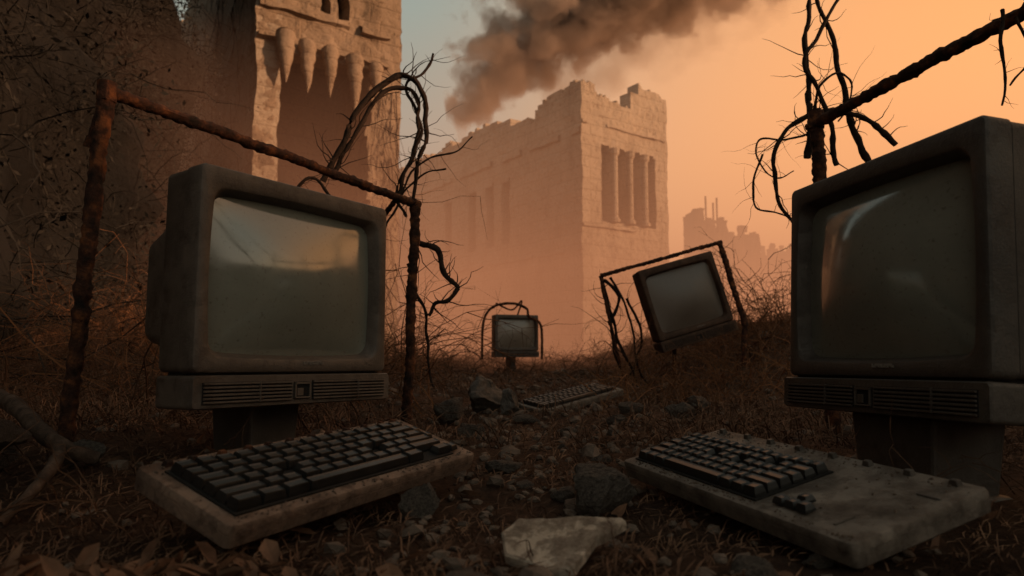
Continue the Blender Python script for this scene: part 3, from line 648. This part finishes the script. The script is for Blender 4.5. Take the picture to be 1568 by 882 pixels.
def smoke():
    m=bpy.data.materials.new('smoke_volume'); m.use_nodes=True; nt=m.node_tree; N=nt.nodes; L=nt.links; N.clear()
    o=N.new('ShaderNodeOutputMaterial'); pv=N.new('ShaderNodeVolumePrincipled'); pv.inputs['Color'].default_value=(.76,.57,.45,1); pv.inputs['Anisotropy'].default_value=.1
    tc=N.new('ShaderNodeTexCoord'); sx=N.new('ShaderNodeSeparateXYZ'); L.new(tc.outputs['Object'],sx.inputs[0])
    def mt(op,a,b=None,c=None):
        n=N.new('ShaderNodeMath'); n.operation=op
        for i,v in enumerate((a,b,c)):
            if v is None: continue
            if isinstance(v,(int,float)): n.inputs[i].default_value=v
            else: L.new(v,n.inputs[i])
        return n.outputs[0]
    z=sx.outputs[2]; s=mt('SUBTRACT',z,15.0)
    cx=mt('ADD',mt('MULTIPLY_ADD',s,.35,-3.2),mt('MULTIPLY',mt('MULTIPLY',s,s),.08))
    dx=mt('SUBTRACT',sx.outputs[0],cx); dy=mt('SUBTRACT',sx.outputs[1],45.0)
    d=mt('SQRT',mt('ADD',mt('MULTIPLY',dx,dx),mt('MULTIPLY',dy,dy)))
    Rr=mt('MAXIMUM',mt('MULTIPLY_ADD',s,.50,.65),.5); dn=mt('DIVIDE',d,Rr)
    n1=N.new('ShaderNodeTexNoise'); n1.inputs['Scale'].default_value=.46; n1.inputs['Detail'].default_value=5; n1.inputs['Roughness'].default_value=.5; L.new(tc.outputs['Object'],n1.inputs['Vector'])
    f=mt('SUBTRACT',mt('MULTIPLY_ADD',n1.outputs[0],5.0,-1.35),dn)
    d1=mt('MULTIPLY',mt('MINIMUM',mt('MAXIMUM',mt('MULTIPLY',f,2.6),0),1),1.1)
    dx2=mt('SUBTRACT',dx,5.5); dd=mt('SQRT',mt('ADD',mt('MULTIPLY',dx2,dx2),mt('MULTIPLY',dy,dy))); dn2=mt('DIVIDE',dd,mt('MULTIPLY',Rr,1.25))
    f2=mt('SUBTRACT',mt('MULTIPLY_ADD',n1.outputs[0],5.0,-1.4),dn2)
    d2=mt('MULTIPLY',mt('MINIMUM',mt('MAXIMUM',f2,0),1),.16)
    top=mt('MINIMUM',mt('MAXIMUM',mt('SUBTRACT',30,z),0),1)
    L.new(mt('MULTIPLY',mt('ADD',d1,d2),top),pv.inputs['Density']); L.new(pv.outputs[0],o.inputs['Volume'])
    b=MB(); b.box((8,45,21.5),(25,13,18)); return b.build('smoke_plume',m)
smoke()
# ------------------------------------------------------------------ sky
EL=12; AZ=104
sd=Vector((math.sin(R(AZ))*math.cos(R(EL)),math.cos(R(AZ))*math.cos(R(EL)),math.sin(R(EL))))
w=bpy.data.worlds.new('World'); sc.world=w; w.use_nodes=True; nt=w.node_tree; N=nt.nodes; L=nt.links; bg=N['Background']
tc=N.new('ShaderNodeTexCoord')
sky=N.new('ShaderNodeTexSky'); sky.sky_type='NISHITA'; sky.sun_disc=False; sky.sun_elevation=R(EL); sky.sun_rotation=R(AZ); sky.dust_density=6; sky.air_density=2
nm=N.new('ShaderNodeVectorMath'); nm.operation='NORMALIZE'; L.new(tc.outputs['Generated'],nm.inputs[0])
sp=N.new('ShaderNodeSeparateXYZ'); L.new(nm.outputs[0],sp.inputs[0])
el=N.new('ShaderNodeValToRGB'); e=el.color_ramp.elements
e[0].position=0; e[0].color=(.44,.28,.19,1); e[1].position=1; e[1].color=(.18,.17,.15,1); x=e.new(.22); x.color=(.42,.36,.28,1); x=e.new(.5); x.color=(.32,.36,.315,1)
L.new(sp.outputs[2],el.inputs[0])
gl=N.new('ShaderNodeValToRGB'); e=gl.color_ramp.elements
e[0].position=0; e[0].color=(1.35,.62,.29,1); e[1].position=1; e[1].color=(.32,.24,.18,1); x=e.new(.25); x.color=(1.3,.56,.18,1); x=e.new(.5); x.color=(1.0,.40,.11,1)
L.new(sp.outputs[2],gl.inputs[0])
dt=N.new('ShaderNodeVectorMath'); dt.operation='DOT_PRODUCT'; L.new(nm.outputs[0],dt.inputs[0]); dt.inputs[1].default_value=Vector((.78,.60,.10)).normalized()
mr=N.new('ShaderNodeMapRange'); mr.interpolation_type='SMOOTHSTEP'; mr.inputs[1].default_value=.45; mr.inputs[2].default_value=1.0; L.new(dt.outputs['Value'],mr.inputs[0])
mx=N.new('ShaderNodeMix'); mx.data_type='RGBA'; L.new(mr.outputs[0],mx.inputs[0]); L.new(el.outputs[0],mx.inputs[6]); L.new(gl.outputs[0],mx.inputs[7])
sc2=N.new('ShaderNodeVectorMath'); sc2.operation='SCALE'; L.new(sky.outputs[0],sc2.inputs[0]); sc2.inputs['Scale'].default_value=.006
ad=N.new('ShaderNodeVectorMath'); ad.operation='ADD'; L.new(mx.outputs[2],ad.inputs[0]); L.new(sc2.outputs[0],ad.inputs[1])
L.new(ad.outputs[0],bg.inputs[0]); bg.inputs[1].default_value=1.0
sl=bpy.data.lights.new('sun','SUN'); sl.energy=4.8; sl.angle=R(3); sl.color=(1,.56,.30)
so=bpy.data.objects.new('sun',sl); sc.collection.objects.link(so); so.rotation_euler=sd.to_track_quat('Z','Y').to_euler(); so.location=(20,-5,10)
# ------------------------------------------------------------------ camera
cd=bpy.data.cameras.new('camera'); co=bpy.data.objects.new('camera',cd); sc.collection.objects.link(co); sc.camera=co
co.location=(0,0,.24); co.rotation_euler=(R(90)+math.atan(94/1045),0,0); cd.lens=24; cd.sensor_width=36; cd.clip_start=.02; cd.clip_end=3000
cd.dof.use_dof=True; cd.dof.focus_distance=1.5; cd.dof.aperture_fstop=5.6
sc.view_settings.view_transform='Standard'; sc.view_settings.look='None'; sc.view_settings.exposure=0
